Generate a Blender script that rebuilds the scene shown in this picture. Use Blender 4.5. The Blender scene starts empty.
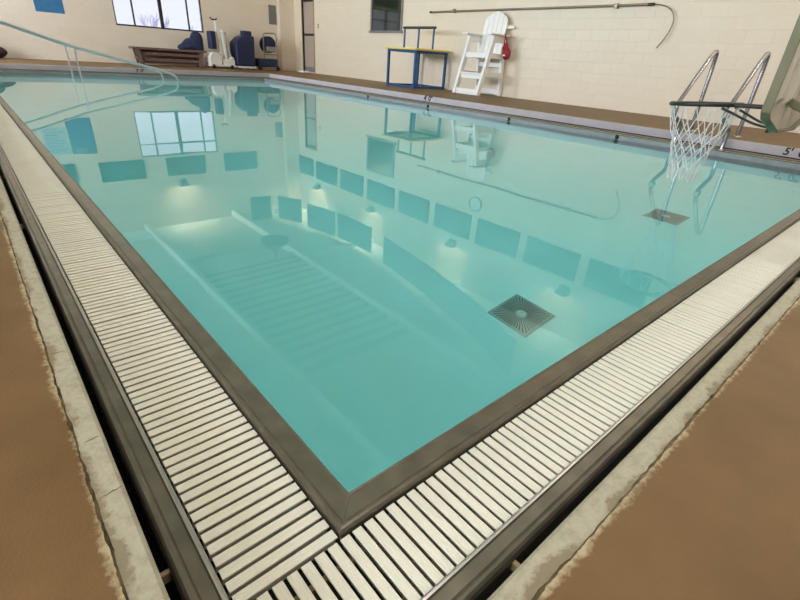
import bpy, bmesh, math, random
from mathutils import Vector, Matrix
random.seed(7)
PI = math.pi
scene = bpy.context.scene
COL = scene.collection
D = bpy.data

# ------------------------------------------------------------------ measures
PW, PL = 6.93, 14.42          # pool between the inner coping edges
ZW = -0.066                   # water level
ZD = 0.132                    # deck level
LIP = 0.355                   # curb face, outwards of the coping edge
XL, XR, YN, YF, ZC = -4.0, 9.98, -4.6, 18.0, 5.35

# ------------------------------------------------------------------ materials
def srgb(r, g, b):
    f = lambda c: (c / 255 / 12.92) if c / 255 <= .04045 else ((c / 255 + .055) / 1.055) ** 2.4
    return (f(r), f(g), f(b), 1)

def mat(name, col, rough=.5, metal=0., var=0., vscale=8., bump=0., bscale=60., spec=.5, coat=0.):
    m = D.materials.new(name); m.use_nodes = True
    n, l = m.node_tree.nodes, m.node_tree.links
    b = n['Principled BSDF']
    b.inputs['Base Color'].default_value = col
    b.inputs['Roughness'].default_value = rough
    b.inputs['Metallic'].default_value = metal
    b.inputs['Specular IOR Level'].default_value = spec
    b.inputs['Coat Weight'].default_value = coat
    tc = n.new('ShaderNodeTexCoord')
    if var:
        nt = n.new('ShaderNodeTexNoise'); nt.inputs['Scale'].default_value = vscale
        nt.inputs['Detail'].default_value = 6
        l.new(tc.outputs['Object'], nt.inputs['Vector'])
        mr = n.new('ShaderNodeMapRange')
        mr.inputs['From Min'].default_value = .3; mr.inputs['From Max'].default_value = .7
        mr.inputs['To Min'].default_value = 1 - var; mr.inputs['To Max'].default_value = 1 + var
        l.new(nt.outputs['Fac'], mr.inputs['Value'])
        mx = n.new('ShaderNodeVectorMath'); mx.operation = 'SCALE'
        mx.inputs[0].default_value = col[:3]
        l.new(mr.outputs['Result'], mx.inputs['Scale'])
        l.new(mx.outputs['Vector'], b.inputs['Base Color'])
    if bump:
        nb = n.new('ShaderNodeTexNoise'); nb.inputs['Scale'].default_value = bscale
        nb.inputs['Detail'].default_value = 5
        l.new(tc.outputs['Object'], nb.inputs['Vector'])
        bp = n.new('ShaderNodeBump'); bp.inputs['Strength'].default_value = bump
        bp.inputs['Distance'].default_value = .01
        l.new(nb.outputs['Fac'], bp.inputs['Height'])
        l.new(bp.outputs['Normal'], b.inputs['Normal'])
    return m

def block_mat(name, c1, c2, cm, axis):
    """painted concrete block: running bond, 0.4 x 0.2 m; axis = the wall's horizontal axis"""
    m = D.materials.new(name); m.use_nodes = True
    n, l = m.node_tree.nodes, m.node_tree.links
    b = n['Principled BSDF']; b.inputs['Roughness'].default_value = .42
    tc = n.new('ShaderNodeTexCoord')
    sp = n.new('ShaderNodeSeparateXYZ'); l.new(tc.outputs['Object'], sp.inputs[0])
    cb = n.new('ShaderNodeCombineXYZ')
    l.new(sp.outputs[axis], cb.inputs[0]); l.new(sp.outputs['Z'], cb.inputs[1])
    br = n.new('ShaderNodeTexBrick')
    br.inputs['Scale'].default_value = 1; br.inputs['Brick Width'].default_value = .406
    br.inputs['Row Height'].default_value = .203; br.inputs['Mortar Size'].default_value = .005
    br.inputs['Mortar Smooth'].default_value = .6; br.inputs['Bias'].default_value = 0
    br.inputs['Color1'].default_value = c1; br.inputs['Color2'].default_value = c2; br.inputs['Mortar'].default_value = cm
    l.new(cb.outputs[0], br.inputs['Vector'])
    l.new(br.outputs['Color'], b.inputs['Base Color'])
    nz = n.new('ShaderNodeTexNoise'); nz.inputs['Scale'].default_value = 45; nz.inputs['Detail'].default_value = 6
    l.new(tc.outputs['Object'], nz.inputs['Vector'])
    mth = n.new('ShaderNodeMath'); mth.operation = 'MULTIPLY_ADD'
    mth.inputs[1].default_value = -1.0
    l.new(br.outputs['Fac'], mth.inputs[0])
    sc = n.new('ShaderNodeMath'); sc.operation = 'MULTIPLY'; sc.inputs[1].default_value = .35
    l.new(nz.outputs['Fac'], sc.inputs[0]); l.new(sc.outputs[0], mth.inputs[2])
    bp = n.new('ShaderNodeBump'); bp.inputs['Strength'].default_value = .5; bp.inputs['Distance'].default_value = .006
    l.new(mth.outputs[0], bp.inputs['Height']); l.new(bp.outputs['Normal'], b.inputs['Normal'])
    return m

def edge_nodes(n, l):
    """distance outwards from the coping edge, from object coordinates"""
    tc = n.new('ShaderNodeTexCoord'); sp = n.new('ShaderNodeSeparateXYZ')
    l.new(tc.outputs['Object'], sp.inputs[0])
    def mth(op, a, b):
        q = n.new('ShaderNodeMath'); q.operation = op
        for i, v in enumerate((a, b)):
            if isinstance(v, (int, float)): q.inputs[i].default_value = v
            else: l.new(v, q.inputs[i])
        return q.outputs[0]
    a = mth('MAXIMUM', mth('MULTIPLY', sp.outputs['X'], -1), mth('MULTIPLY', sp.outputs['Y'], -1))
    c = mth('MAXIMUM', mth('SUBTRACT', sp.outputs['X'], PW), mth('SUBTRACT', sp.outputs['Y'], PL))
    return tc, mth('MAXIMUM', a, c), mth

def ramp(n, l, fac, stops):
    r = n.new('ShaderNodeValToRGB')
    e = r.color_ramp.elements
    e[0].position, e[0].color = stops[0]
    e[1].position, e[1].color = stops[-1]
    for p, c in stops[1:-1]:
        k = e.new(p); k.color = c
    l.new(fac, r.inputs['Fac'])
    return r.outputs['Color']

def deck_mat():
    m = D.materials.new('brown_deck_paint'); m.use_nodes = True
    n, l = m.node_tree.nodes, m.node_tree.links
    b = n['Principled BSDF']; b.inputs['Roughness'].default_value = .5; b.inputs['Specular IOR Level'].default_value = .3
    tc, dist, mth = edge_nodes(n, l)
    nz = n.new('ShaderNodeTexNoise'); nz.inputs['Scale'].default_value = 70; nz.inputs['Detail'].default_value = 8; nz.inputs['Roughness'].default_value = .7
    l.new(tc.outputs['Object'], nz.inputs['Vector'])
    nb = n.new('ShaderNodeTexNoise'); nb.inputs['Scale'].default_value = 5; nb.inputs['Detail'].default_value = 6
    l.new(tc.outputs['Object'], nb.inputs['Vector'])
    brown = ramp(n, l, nb.outputs['Fac'], [(.3, srgb(101, 75, 42)), (.7, srgb(117, 88, 52))])
    # chipped pale edge of the paint
    w = mth('MULTIPLY', mth('SUBTRACT', mth('ADD', mth('MULTIPLY', nz.outputs['Fac'], .6), mth('MULTIPLY', nb.outputs['Fac'], .6)), .49), .07)
    f = mth('MULTIPLY', mth('SUBTRACT', mth('SUBTRACT', dist, .403), w), -75)
    cl = n.new('ShaderNodeClamp'); l.new(f, cl.inputs[0])
    mx = n.new('ShaderNodeMix'); mx.data_type = 'RGBA'
    l.new(cl.outputs[0], mx.inputs['Factor'])
    l.new(brown, mx.inputs['A']); mx.inputs['B'].default_value = srgb(176, 161, 128)
    l.new(mx.outputs['Result'], b.inputs['Base Color'])
    n2 = n.new('ShaderNodeTexNoise'); n2.inputs['Scale'].default_value = 160; n2.inputs['Detail'].default_value = 4
    l.new(tc.outputs['Object'], n2.inputs['Vector'])
    bp = n.new('ShaderNodeBump'); bp.inputs['Strength'].default_value = .35; bp.inputs['Distance'].default_value = .004
    l.new(n2.outputs['Fac'], bp.inputs['Height']); l.new(bp.outputs['Normal'], b.inputs['Normal'])
    return m

def curb_mat():
    m = D.materials.new('painted_curb_concrete'); m.use_nodes = True
    n, l = m.node_tree.nodes, m.node_tree.links
    b = n['Principled BSDF']; b.inputs['Roughness'].default_value = .6
    tc, dist, mth = edge_nodes(n, l)
    nz = n.new('ShaderNodeTexNoise'); nz.inputs['Scale'].default_value = 42; nz.inputs['Detail'].default_value = 9; nz.inputs['Roughness'].default_value = .72
    l.new(tc.outputs['Object'], nz.inputs['Vector'])
    nb = n.new('ShaderNodeTexNoise'); nb.inputs['Scale'].default_value = 7; nb.inputs['Detail'].default_value = 3
    l.new(tc.outputs['Object'], nb.inputs['Vector'])
    base = ramp(n, l, nz.outputs['Fac'], [(.28, srgb(142, 134, 112)), (.5, srgb(166, 159, 138)), (.75, srgb(180, 173, 152))])
    # worn, dirty strip along the outer edge
    f = mth('ADD', mth('SUBTRACT', dist, .3875), mth('MULTIPLY', mth('SUBTRACT', mth('ADD', nz.outputs['Fac'], nb.outputs['Fac']), 1.0), .07))
    cl = n.new('ShaderNodeClamp'); l.new(mth('MULTIPLY', f, 90), cl.inputs[0])
    mx = n.new('ShaderNodeMix'); mx.data_type = 'RGBA'
    l.new(mth('MULTIPLY', cl.outputs[0], .8), mx.inputs['Factor'])
    l.new(base, mx.inputs['A']); mx.inputs['B'].default_value = srgb(116, 100, 72)
    l.new(mx.outputs['Result'], b.inputs['Base Color'])
    bp = n.new('ShaderNodeBump'); bp.inputs['Strength'].default_value = .4; bp.inputs['Distance'].default_value = .004
    l.new(nz.outputs['Fac'], bp.inputs['Height']); l.new(bp.outputs['Normal'], b.inputs['Normal'])
    return m

def water_mat():
    m = D.materials.new('pool_water'); m.use_nodes = True
    n, l = m.node_tree.nodes, m.node_tree.links
    for q in list(n):
        if q.type != 'OUTPUT_MATERIAL': n.remove(q)
    out = [q for q in n if q.type == 'OUTPUT_MATERIAL'][0]
    g = n.new('ShaderNodeBsdfGlass'); g.inputs['IOR'].default_value = 1.333; g.inputs['Roughness'].default_value = 0
    g.inputs['Color'].default_value = (1, 1, 1, 1)
    tc = n.new('ShaderNodeTexCoord')
    nz = n.new('ShaderNodeTexNoise'); nz.inputs['Scale'].default_value = 1.6; nz.inputs['Detail'].default_value = 2
    l.new(tc.outputs['Object'], nz.inputs['Vector'])
    bp = n.new('ShaderNodeBump'); bp.inputs['Strength'].default_value = .06; bp.inputs['Distance'].default_value = .01
    l.new(nz.outputs['Fac'], bp.inputs['Height']); l.new(bp.outputs['Normal'], g.inputs['Normal'])
    l.new(g.outputs[0], out.inputs['Surface'])
    va = n.new('ShaderNodeVolumeAbsorption'); va.inputs['Color'].default_value = WATER_COL
    va.inputs['Density'].default_value = WATER_DEN
    l.new(va.outputs[0], out.inputs['Volume'])
    return m
WATER_COL = (.06, .975, 1.0, 1)
WATER_DEN = .25

def pane_mat(name, tint=(1, 1, 1, 1)):
    m = D.materials.new(name); m.use_nodes = True
    n, l = m.node_tree.nodes, m.node_tree.links
    for q in list(n):
        if q.type != 'OUTPUT_MATERIAL': n.remove(q)
    out = [q for q in n if q.type == 'OUTPUT_MATERIAL'][0]
    t = n.new('ShaderNodeBsdfTransparent'); t.inputs['Color'].default_value = tint
    g = n.new('ShaderNodeBsdfGlossy'); g.inputs['Roughness'].default_value = .02
    f = n.new('ShaderNodeFresnel'); f.inputs['IOR'].default_value = 1.45
    x = n.new('ShaderNodeMixShader')
    l.new(f.outputs[0], x.inputs[0]); l.new(t.outputs[0], x.inputs[1]); l.new(g.outputs[0], x.inputs[2])
    l.new(x.outputs[0], out.inputs['Surface'])
    return m

M = {}
M['wall_x'] = block_mat('cream_block_far', srgb(231, 215, 199), srgb(228, 211, 194), srgb(224, 207, 190), 'X')
M['wall_y'] = block_mat('cream_block_side', srgb(230, 216, 195), srgb(227, 212, 191), srgb(235, 224, 207), 'Y')
M['ceil'] = mat('white_ceiling', srgb(226, 226, 216), .6, var=.03)
M['beam'] = mat('white_beam_paint', srgb(236, 236, 228), .5)
M['deck'] = deck_mat()
M['curb'] = curb_mat()
M['groove'] = mat('dirty_joint', srgb(104, 88, 62), .9, var=.75, vscale=26, bump=.6)
M['steel'] = mat('dull_stainless', srgb(104, 97, 82), .34, .5, var=.22, vscale=14, bump=.06, bscale=25)
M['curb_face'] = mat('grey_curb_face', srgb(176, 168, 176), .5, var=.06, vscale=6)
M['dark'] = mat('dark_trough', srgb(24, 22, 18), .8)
M['slat'] = mat('ivory_plastic', srgb(218, 213, 196), .38, var=.05, vscale=6, bump=.03, bscale=200)
M['basin'] = mat('aqua_plaster', srgb(228, 248, 246), .6, var=.015, vscale=3)
M['water'] = water_mat()
M['chrome'] = mat('polished_steel', (.36, .34, .38, 1), .22, 1.)
M['rail_metal'] = mat('satin_rail_steel', (.66, .64, .67, 1), .28, 1.)
M['bar_metal'] = mat('weathered_pole_metal', srgb(140, 128, 112), .4, .7)
M['panel'] = mat('blue_fabric', srgb(14, 58, 78), .9, var=.05, vscale=30, bump=.1, bscale=200)
M['banner'] = mat('blue_vinyl', srgb(16, 62, 82), .7, var=.04, vscale=4)
M['white_plastic'] = mat('white_lumber', srgb(240, 238, 236), .4, var=.02)
M['red'] = mat('red_nylon', srgb(150, 12, 34), .6, var=.1, vscale=25)
M['blue_paint'] = mat('blue_enamel', srgb(14, 74, 128), .35, var=.06)
M['yellow'] = mat('yellow_plastic', srgb(234, 206, 96), .4)
M['black'] = mat('black_plastic', srgb(22, 22, 24), .45)
M['rubber'] = mat('dark_rim_paint', srgb(44, 44, 40), .45)
M['navy'] = mat('navy_vinyl', srgb(24, 34, 72), .55, var=.15, vscale=7, bump=.3, bscale=9)
M['navy2'] = mat('navy_cloth', srgb(36, 44, 76), .9, var=.2, vscale=10, bump=.5, bscale=14)
M['wood'] = mat('brown_bench_wood', srgb(112, 88, 82), .6, var=.12, vscale=9)
M['grey'] = mat('grey_enamel', srgb(128, 122, 118), .5, var=.04)
M['greymetal'] = mat('grey_cart_tube', srgb(140, 138, 132), .35, .5)
M['door'] = mat('taupe_door_paint', srgb(176, 158, 148), .45)
M['frame_dark'] = mat('dark_window_frame', srgb(36, 34, 42), .4)
M['pane'] = pane_mat('clear_pane')
M['board_glass'] = mat('dark_board_glass', srgb(40, 44, 30), .06, spec=.8, var=.5, vscale=6)
M['poster'] = mat('blue_poster', srgb(52, 112, 160), .6, var=.15, vscale=7)
M['poster2'] = mat('pale_poster', srgb(176, 200, 206), .6)
M['ink'] = mat('black_paint', srgb(24, 22, 28), .6)
M['net'] = mat('white_cord', srgb(226, 226, 226), .7)
M['bb_front'] = mat('ivory_backboard', srgb(214, 210, 196), .4, var=.03)
M['bb_rim'] = mat('olive_backboard_edge', srgb(118, 114, 88), .5, var=.08, vscale=14)
M['drain'] = mat('grey_drain', srgb(122, 160, 162), .5)
M['drain_dark'] = mat('drain_slot', srgb(40, 64, 68), .7)
M['drain_cap'] = mat('drain_hub', srgb(200, 205, 204), .4)
M['lampbody'] = mat('sconce_grey', srgb(120, 130, 136), .5)
M['clockface'] = mat('clock_white', srgb(232, 232, 228), .4)
M['snow'] = mat('snow', srgb(236, 238, 250), .8)
M['twig'] = mat('bare_twigs', srgb(206, 202, 226), .9)
M['beige'] = mat('beige_bracket', srgb(150, 128, 92), .6)

# ------------------------------------------------------------------ mesh tools
class MB:
    def __init__(s): s.v, s.f, s.sm = [], [], []
    def add(s, vs, fs, smooth=False):
        o = len(s.v); s.v += [tuple(v) for v in vs]
        for f in fs: s.f.append(tuple(o + i for i in f)); s.sm.append(smooth)
        return s
    def box(s, a, b, R=None, c=None):
        x0, y0, z0 = a; x1, y1, z1 = b
        vs = [Vector(p) for p in ((x0,y0,z0),(x1,y0,z0),(x1,y1,z0),(x0,y1,z0),(x0,y0,z1),(x1,y0,z1),(x1,y1,z1),(x0,y1,z1))]
        if R is not None:
            c = Vector(c) if c is not None else (Vector(a) + Vector(b)) / 2
            vs = [c + R @ (v - c) for v in vs]
        return s.add(vs, [(0,3,2,1),(4,5,6,7),(0,1,5,4),(1,2,6,5),(2,3,7,6),(3,0,4,7)])
    def beam(s, p, q, w, h, up=(0, 0, 1)):
        """rectangular bar from p to q; w across, h along 'up'"""
        p, q, up = Vector(p), Vector(q), Vector(up)
        d = (q - p).normalized(); r = d.cross(up).normalized(); u = r.cross(d)
        vs = [e + r * a * w / 2 + u * b * h / 2 for e in (p, q) for a, b in ((-1,-1),(1,-1),(1,1),(-1,1))]
        return s.add(vs, [(0,1,2,3),(7,6,5,4),(0,4,5,1),(1,5,6,2),(2,6,7,3),(3,7,4,0)])
    def tube(s, pts, r, n=10, closed=False):
        pts = [Vector(p) for p in pts]; N = len(pts)
        rs = r if isinstance(r, (list, tuple)) else [r] * N
        rings = []; prev = None
        for i, p in enumerate(pts):
            if closed: t = pts[(i + 1) % N] - pts[i - 1]
            else: t = pts[min(i + 1, N - 1)] - pts[max(i - 1, 0)]
            t.normalize()
            if prev is None:
                a = Vector((0, 0, 1)) if abs(t.z) < .9 else Vector((1, 0, 0))
                u = t.cross(a).normalized()
            else:
                u = (prev - t * prev.dot(t)).normalized()
            prev = u; w = t.cross(u)
            rings.append([p + (u * math.cos(2*PI*k/n) + w * math.sin(2*PI*k/n)) * rs[i] for k in range(n)])
        vs = [v for g in rings for v in g]; fs = []
        for i in range(N if closed else N - 1):
            j = (i + 1) % N
            for k in range(n):
                k2 = (k + 1) % n
                fs.append((i*n+k, i*n+k2, j*n+k2, j*n+k))
        s.add(vs, fs, True)
        if not closed:
            s.add(rings[0], [tuple(range(n))[::-1]]); s.add(rings[-1], [tuple(range(n))])
        return s
    def cyl(s, p, q, r0, r1=None, n=20):
        return s.tube([p, q], [r0, r0 if r1 is None else r1], n)
    def lathe(s, prof, c=(0, 0, 0), n=28, R=None):
        c = Vector(c); vs = []
        for r, z in prof:
            for k in range(n):
                v = Vector((r * math.cos(2*PI*k/n), r * math.sin(2*PI*k/n), z))
                vs.append(c + (R @ v if R is not None else v))
        fs = []
        for i in range(len(prof) - 1):
            for k in range(n):
                k2 = (k + 1) % n; fs.append((i*n+k, i*n+k2, (i+1)*n+k2, (i+1)*n+k))
        s.add(vs, fs, True)
        s.add(vs[:n], [tuple(range(n))[::-1]]); s.add(vs[-n:], [tuple(range(n))])
        return s
    def prism(s, poly, ax, a, b):
        """polygon (2-D) pushed along axis ax from a to b"""
        def mk(p, t):
            p = list(p); p.insert(ax, t); return tuple(p)
        n = len(poly)
        vs = [mk(p, a) for p in poly] + [mk(p, b) for p in poly]
        fs = [tuple(range(n))[::-1], tuple(range(n, 2*n))] + [(i, (i+1) % n, n + (i+1) % n, n + i) for i in range(n)]
        return s.add(vs, fs)
    def blob(s, c, rx, ry, rz, n=18, m=10, wob=0., seed=0):
        rnd = random.Random(seed); ph = [rnd.uniform(0, 6.28) for _ in range(6)]
        vs = []; c = Vector(c)
        for i in range(m + 1):
            t = PI * i / m
            for k in range(n):
                a = 2*PI*k/n
                w = 1 + wob * (math.sin(3*a + ph[0] + 2*t) + .7 * math.sin(5*a + ph[1] - 3*t) + .5*math.sin(2*a+ph[2]+5*t)) / 2
                vs.append(c + Vector((rx*math.sin(t)*math.cos(a)*w, ry*math.sin(t)*math.sin(a)*w, rz*math.cos(t)*w)))
        fs = []
        for i in range(m):
            for k in range(n):
                k2 = (k+1) % n; fs.append((i*n+k, (i+1)*n+k, (i+1)*n+k2, i*n+k2))
        return s.add(vs, fs, True)
    def build(s, name, mt, parent=None, bevel=0., seg=2, loc=None):
        me = D.meshes.new(name)
        off = Vector((0, 0, 0))
        if parent is not None: off = world_loc(parent)
        elif loc is not None: off = Vector(loc)
        me.from_pydata([tuple(Vector(v) - off) for v in s.v], [], s.f); me.update()
        bm = bmesh.new(); bm.from_mesh(me); bmesh.ops.recalc_face_normals(bm, faces=bm.faces); bm.to_mesh(me); bm.free()
        for p, q in zip(me.polygons, s.sm): p.use_smooth = q
        me.materials.append(mt)
        o = D.objects.new(name, me); COL.objects.link(o)
        if parent is not None: o.parent = parent
        elif loc is not None: o.location = loc
        if bevel:
            b = o.modifiers.new('bevel', 'BEVEL'); b.width = bevel; b.segments = seg; b.limit_method = 'ANGLE'
            b.angle_limit = math.radians(40)
        return o

def world_loc(o):
    v = Vector((0, 0, 0))
    while o is not None: v += o.location; o = o.parent
    return v
def tag(o, label=None, cat=None, group=None, kind=None):
    for k, v in (('label', label), ('category', cat), ('group', group), ('kind', kind)):
        if v: o[k] = v
    return o
def thing(name, loc, label, cat, group=None):
    o = D.objects.new(name, None); COL.objects.link(o); o.location = loc; o.empty_display_size = .1
    return tag(o, label, cat, group)
def struct(o, label=None): return tag(o, label, kind='structure')
def copy_tree(o, parent=None):
    c = o.copy(); COL.objects.link(c); c.parent = parent
    for ch in list(o.children): copy_tree(ch, c)
    return c
def bez(p0, p1, p2, p3, n=8):
    p0, p1, p2, p3 = map(Vector, (p0, p1, p2, p3))
    return [p0*(1-t)**3 + p1*3*t*(1-t)**2 + p2*3*t*t*(1-t) + p3*t**3 for t in [i/n for i in range(n+1)]]
def round_path(pts, r, n=6):
    """polyline with its corners rounded"""
    pts = [Vector(p) for p in pts]; out = [pts[0]]
    for a, b, c in zip(pts, pts[1:], pts[2:]):
        d1, d2 = (a-b), (c-b); k = min(r, d1.length*.48, d2.length*.48)
        p, q = b + d1.normalized()*k, b + d2.normalized()*k
        out += [p*(1-t)**2 + b*2*t*(1-t) + q*t*t for t in [i/n for i in range(n+1)]]
    return out + [pts[-1]]
def ring(profile, name, mt, smooth=False, dx=0., dy=0.):
    """profile of (outwards, z) swept round the pool with mitred corners"""
    mb = MB(); n = len(profile); vs = []
    for s_, z in profile:
        a_, b_ = s_+dx, s_+dy
        vs += [(-a_, -b_, z), (PW+a_, -b_, z), (PW+a_, PL+b_, z), (-a_, PL+b_, z)]
    fs = []
    for i in range(n - 1):
        for k in range(4):
            k2 = (k+1) % 4; fs.append((i*4+k, i*4+k2, (i+1)*4+k2, (i+1)*4+k))
    mb.add(vs, fs, smooth)
    return mb.build(name, mt)

# ------------------------------------------------------------------ room shell
T = .2
# floor: brown deck with a broken inner edge round the pool
def jag(base, amp, k):
    rnd = random.Random(k)
    return lambda: base + rnd.gauss(0, amp)
def deck():
    mb = MB()
    S0 = .4015
    inner = []
    def run(p, q, step_fn, amp, nrm, seed):
        rnd = random.Random(seed); p, q = Vector(p), Vector(q); L = (q-p).length; d = (q-p).normalized(); t = 0; out = []
        off = 0.
        while t < L:
            off = .6*off + rnd.gauss(0, amp)
            k = min(1, t/.05, (L-t)/.05)
            out.append(p + d*t + Vector(nrm)*off*k)
            t += step_fn((p + d*t))
        return out
    near = lambda p: .006 if math.hypot(p.x + .38, p.y + .53) < 2.2 else (.03 if math.hypot(p.x + .38, p.y + .53) < 5 else .2)
    a = (-S0, -S0); b = (PW+S0, -S0); c = (PW+S0, PL+S0); d_ = (-S0, PL+S0)
    v3 = lambda p: (p[0], p[1], 0)
    s1 = run(v3(a), v3(b), near, .0007, (0, -1, 0), 1)
    s2 = run(v3(b), v3(c), lambda p: .3, .001, (1, 0, 0), 2)
    s3 = run(v3(c), v3(d_), lambda p: .3, .001, (0, 1, 0), 3)
    s4 = run(v3(d_), v3(a), near, .0007, (-1, 0, 0), 4)
    sides = [(s1, (0, -1)), (s2, (1, 0)), (s3, (0, 1)), (s4, (-1, 0))]
    loop = [p for s, _ in sides for p in s]
    def outer(p, i):
        if i == 0: return (p.x, YN)
        if i == 1: return (XR, p.y)
        if i == 2: return (p.x, YF)
        return (XL, p.y)
    vs, fs = [], []
    cor = [(XL, YN), (XR, YN), (XR, YF), (XL, YF)]
    for i, (s, _) in enumerate(sides):
        nxt = sides[(i+1) % 4][0][0]
        pts = s + [nxt]
        o = len(vs)
        for p in pts:
            vs.append((p.x, p.y, ZD)); vs.append((p.x, p.y, ZD-.03))
            q = outer(p, i); vs.append((q[0], q[1], ZD))
        for k in range(len(pts)-1):
            A, B = o+3*k, o+3*(k+1)
            fs.append((A, A+2, B+2, B)); fs.append((A, B, B+1, A+1))
        # corner patch
        p = nxt; c0 = outer(p, i); c1 = outer(p, (i+1) % 4); cc = cor[(i+1) % 4]
        o = len(vs); vs += [(p.x, p.y, ZD), (c0[0], c0[1], ZD), (cc[0], cc[1], ZD), (c1[0], c1[1], ZD)]
        fs.append((o, o+1, o+2, o+3))
    mb.add(vs, fs)
    # groove bottom and sub-slab
    return mb.build('floor', M['deck'])
struct(deck())
struct(ring([(.393, ZD-.004), (.43, ZD-.004)], 'floor_joint', M['groove']))

def curb():
    """pale concrete curb: straight inner face, worn outer edge"""
    prof = [(.385, -.12), (.385, .016), (LIP, .018), (LIP, ZD-.006), (LIP+.006, ZD), (.380, ZD), (.397, ZD-.001), (.399, ZD-.03)]
    mb = MB(); rnd = random.Random(11)
    def side(p, q, nrm, seed):
        p, q, nrm = Vector(p), Vector(q), Vector(nrm); L = (q-p).length; d = (q-p).normalized()
        t = 0.; cols = []; off = 0.
        r = random.Random(seed)
        while True:
            w = p + d*t
            off = .7*off + r.gauss(0, .0010)
            k = max(0., min(1, t/.04, (L-t)/.04))
            row = []
            for i, (s, z) in enumerate(prof):
                mit = s                                     # mitre: the corner moves out by s along both axes
                along = t + (-s if t < 1e-9 else (s if t > L-1e-9 else 0))
                ss = s + (off*k if i >= 6 else 0)
                v = p + d*along + nrm*ss
                row.append((v.x, v.y, z))
            cols.append(row)
            if t >= L: break
            h = math.hypot(w.x+.38, w.y+.53)
            t = min(L, t + (.008 if h < 2.2 else .05 if h < 5 else .4))
        n = len(prof); vs = [v for c in cols for v in c]; fs = []
        for i in range(len(cols)-1):
            for k in range(n-1):
                fs.append((i*n+k, (i+1)*n+k, (i+1)*n+k+1, i*n+k+1))
        mb.add(vs, fs)
    side((0, 0, 0), (PW, 0, 0), (0, -1, 0), 1); side((PW, 0, 0), (PW, PL, 0), (1, 0, 0), 2)
    side((PW, PL, 0), (0, PL, 0), (0, 1, 0), 3); side((0, PL, 0), (0, 0, 0), (-1, 0, 0), 4)
    o = mb.build('pool_curb', M['curb'])
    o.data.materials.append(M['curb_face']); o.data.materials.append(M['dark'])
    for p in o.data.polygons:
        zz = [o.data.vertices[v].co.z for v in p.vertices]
        if max(zz) < .019: p.material_index = 2  # undercut below the lip: its shade painted in near-black
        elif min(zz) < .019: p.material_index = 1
    return o
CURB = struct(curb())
# hairline cracks in the curb
for q, (x, y, a, L) in enumerate([(-.375, .305, .1, .028), (-.372, .155, .2, .03), (-.378, .66, .0, .030), (-.372, 1.02, .3, .02), (.62, -.376, 1.4, .03)]):
    mb = MB(); rnd = random.Random(q); p = []
    for i in range(7):
        t = i/6 - .5
        p.append(Vector((x + math.cos(a)*t*L + rnd.uniform(-.001, .001), y + math.sin(a)*t*L + rnd.uniform(-.002, .002), ZD)))
    vs = []; fs = []
    for i, c in enumerate(p):
        w = .0013 * math.sin(PI*(i+.6)/7.2)
        vs += [c + Vector((0, w, .0006)), c + Vector((0, -w, .0006))]
    fs = [(2*i, 2*i+1, 2*i+3, 2*i+2) for i in range(6)]
    mb.add(vs, fs); mb.build('crack', M['groove'], CURB)

COP = struct(ring([(0, -.50), (0, -.004), (.0015, -.001), (.004, 0), (.006, -.001), (.008, -.003), (.047, -.0045), (.050, -.001), (.054, .0015), (.058, .0015), (.062, -.001), (.064, -.008), (.064, -.12)], 'pool_coping', M['steel']))
M['steel_wall'] = mat('grey_coping_wall', srgb(138, 140, 144), .4, .2, var=.08, vscale=12)
COP.data.materials.append(M['steel_wall'])
for p_ in COP.data.polygons[:4]: p_.material_index = 1
RIM = struct(ring([(.267, -.12), (.267, .002), (.269, .006), (.272, .007), (.276, .006), (.279, .002), (.301, .001), (.305, .006), (.310, .010), (.316, .010), (.321, .006), (.325, -.002), (.325, -.12)], 'gutter_rim', M['steel'], dx=.009, dy=-.017))
M['bead'] = mat('polished_bead', (.40, .38, .34, 1), .3, .7)
RIM.data.materials.append(M['bead'])
for p_ in RIM.data.polygons[4:16]: p_.material_index = 1
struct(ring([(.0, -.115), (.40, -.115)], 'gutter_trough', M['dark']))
for (x, y, h) in ((-.344, .062, 0), (.155, -.331, 1), (-.344, 2.2, 0), (2.4, -.331, 1)):
    mb = MB(); a, b = (.011, .005) if h == 0 else (.005, .024)
    mb.box((x-a, y-b, -.03), (x+a, y+b, -.006)); mb.build('spacer', M['beige'], RIM, .002)
# mitre seam of the coping at the near corner
MB().beam((-.001, -.001, -.0035), (-.052, -.052, -.0035), .0012, .004).build('seam', M['bar_metal'], COP)

def wall(name, boxes, mt):
    mb = MB()
    for a, b in boxes: mb.box(a, b)
    return struct(mb.build(name, mt))
def pierced(ax, u0, u1, z0, z1, holes, c0, c1):
    """boxes of a wall with rectangular holes; ax = wall's horizontal axis, c0..c1 its thickness"""
    us = sorted({u0, u1} | {h[0] for h in holes} | {h[1] for h in holes}); out = []
    for a, b in zip(us, us[1:]):
        zs = [(z0, z1)]
        for h in holes:
            if h[0] <= a + 1e-6 and h[1] >= b - 1e-6:
                nz = []
                for p, q in zs:
                    if h[2] > p: nz.append((p, min(q, h[2])))
                    if h[3] < q: nz.append((max(p, h[3]), q))
                zs = nz
        for p, q in zs:
            if ax == 0: out.append(((a, c0, p), (b, c1, q)))
            else: out.append(((c0, a, p), (c1, b, q)))
    return out
WX0, WX1, WZ0, WZ1 = 3.81, 6.53, 1.20, 2.71
wall('wall_far', pierced(0, XL-T, XR+T, ZD-.1, ZC+.3, [(WX0, WX1, WZ0, WZ1)], YF, YF+T), M['wall_x'])
DY0, DY1, DZ1 = 16.36, 17.16, 2.58
wall('wall_right', pierced(1, YN-T, YF, ZD-.1, ZC+.3, [(DY0, DY1, ZD-.1, DZ1)], XR, XR+T), M['wall_y'])
LW = [(-2.2, .8), (3.4, 6.4), (8.6, 11.6), (13.2, 16.2)]
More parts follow.
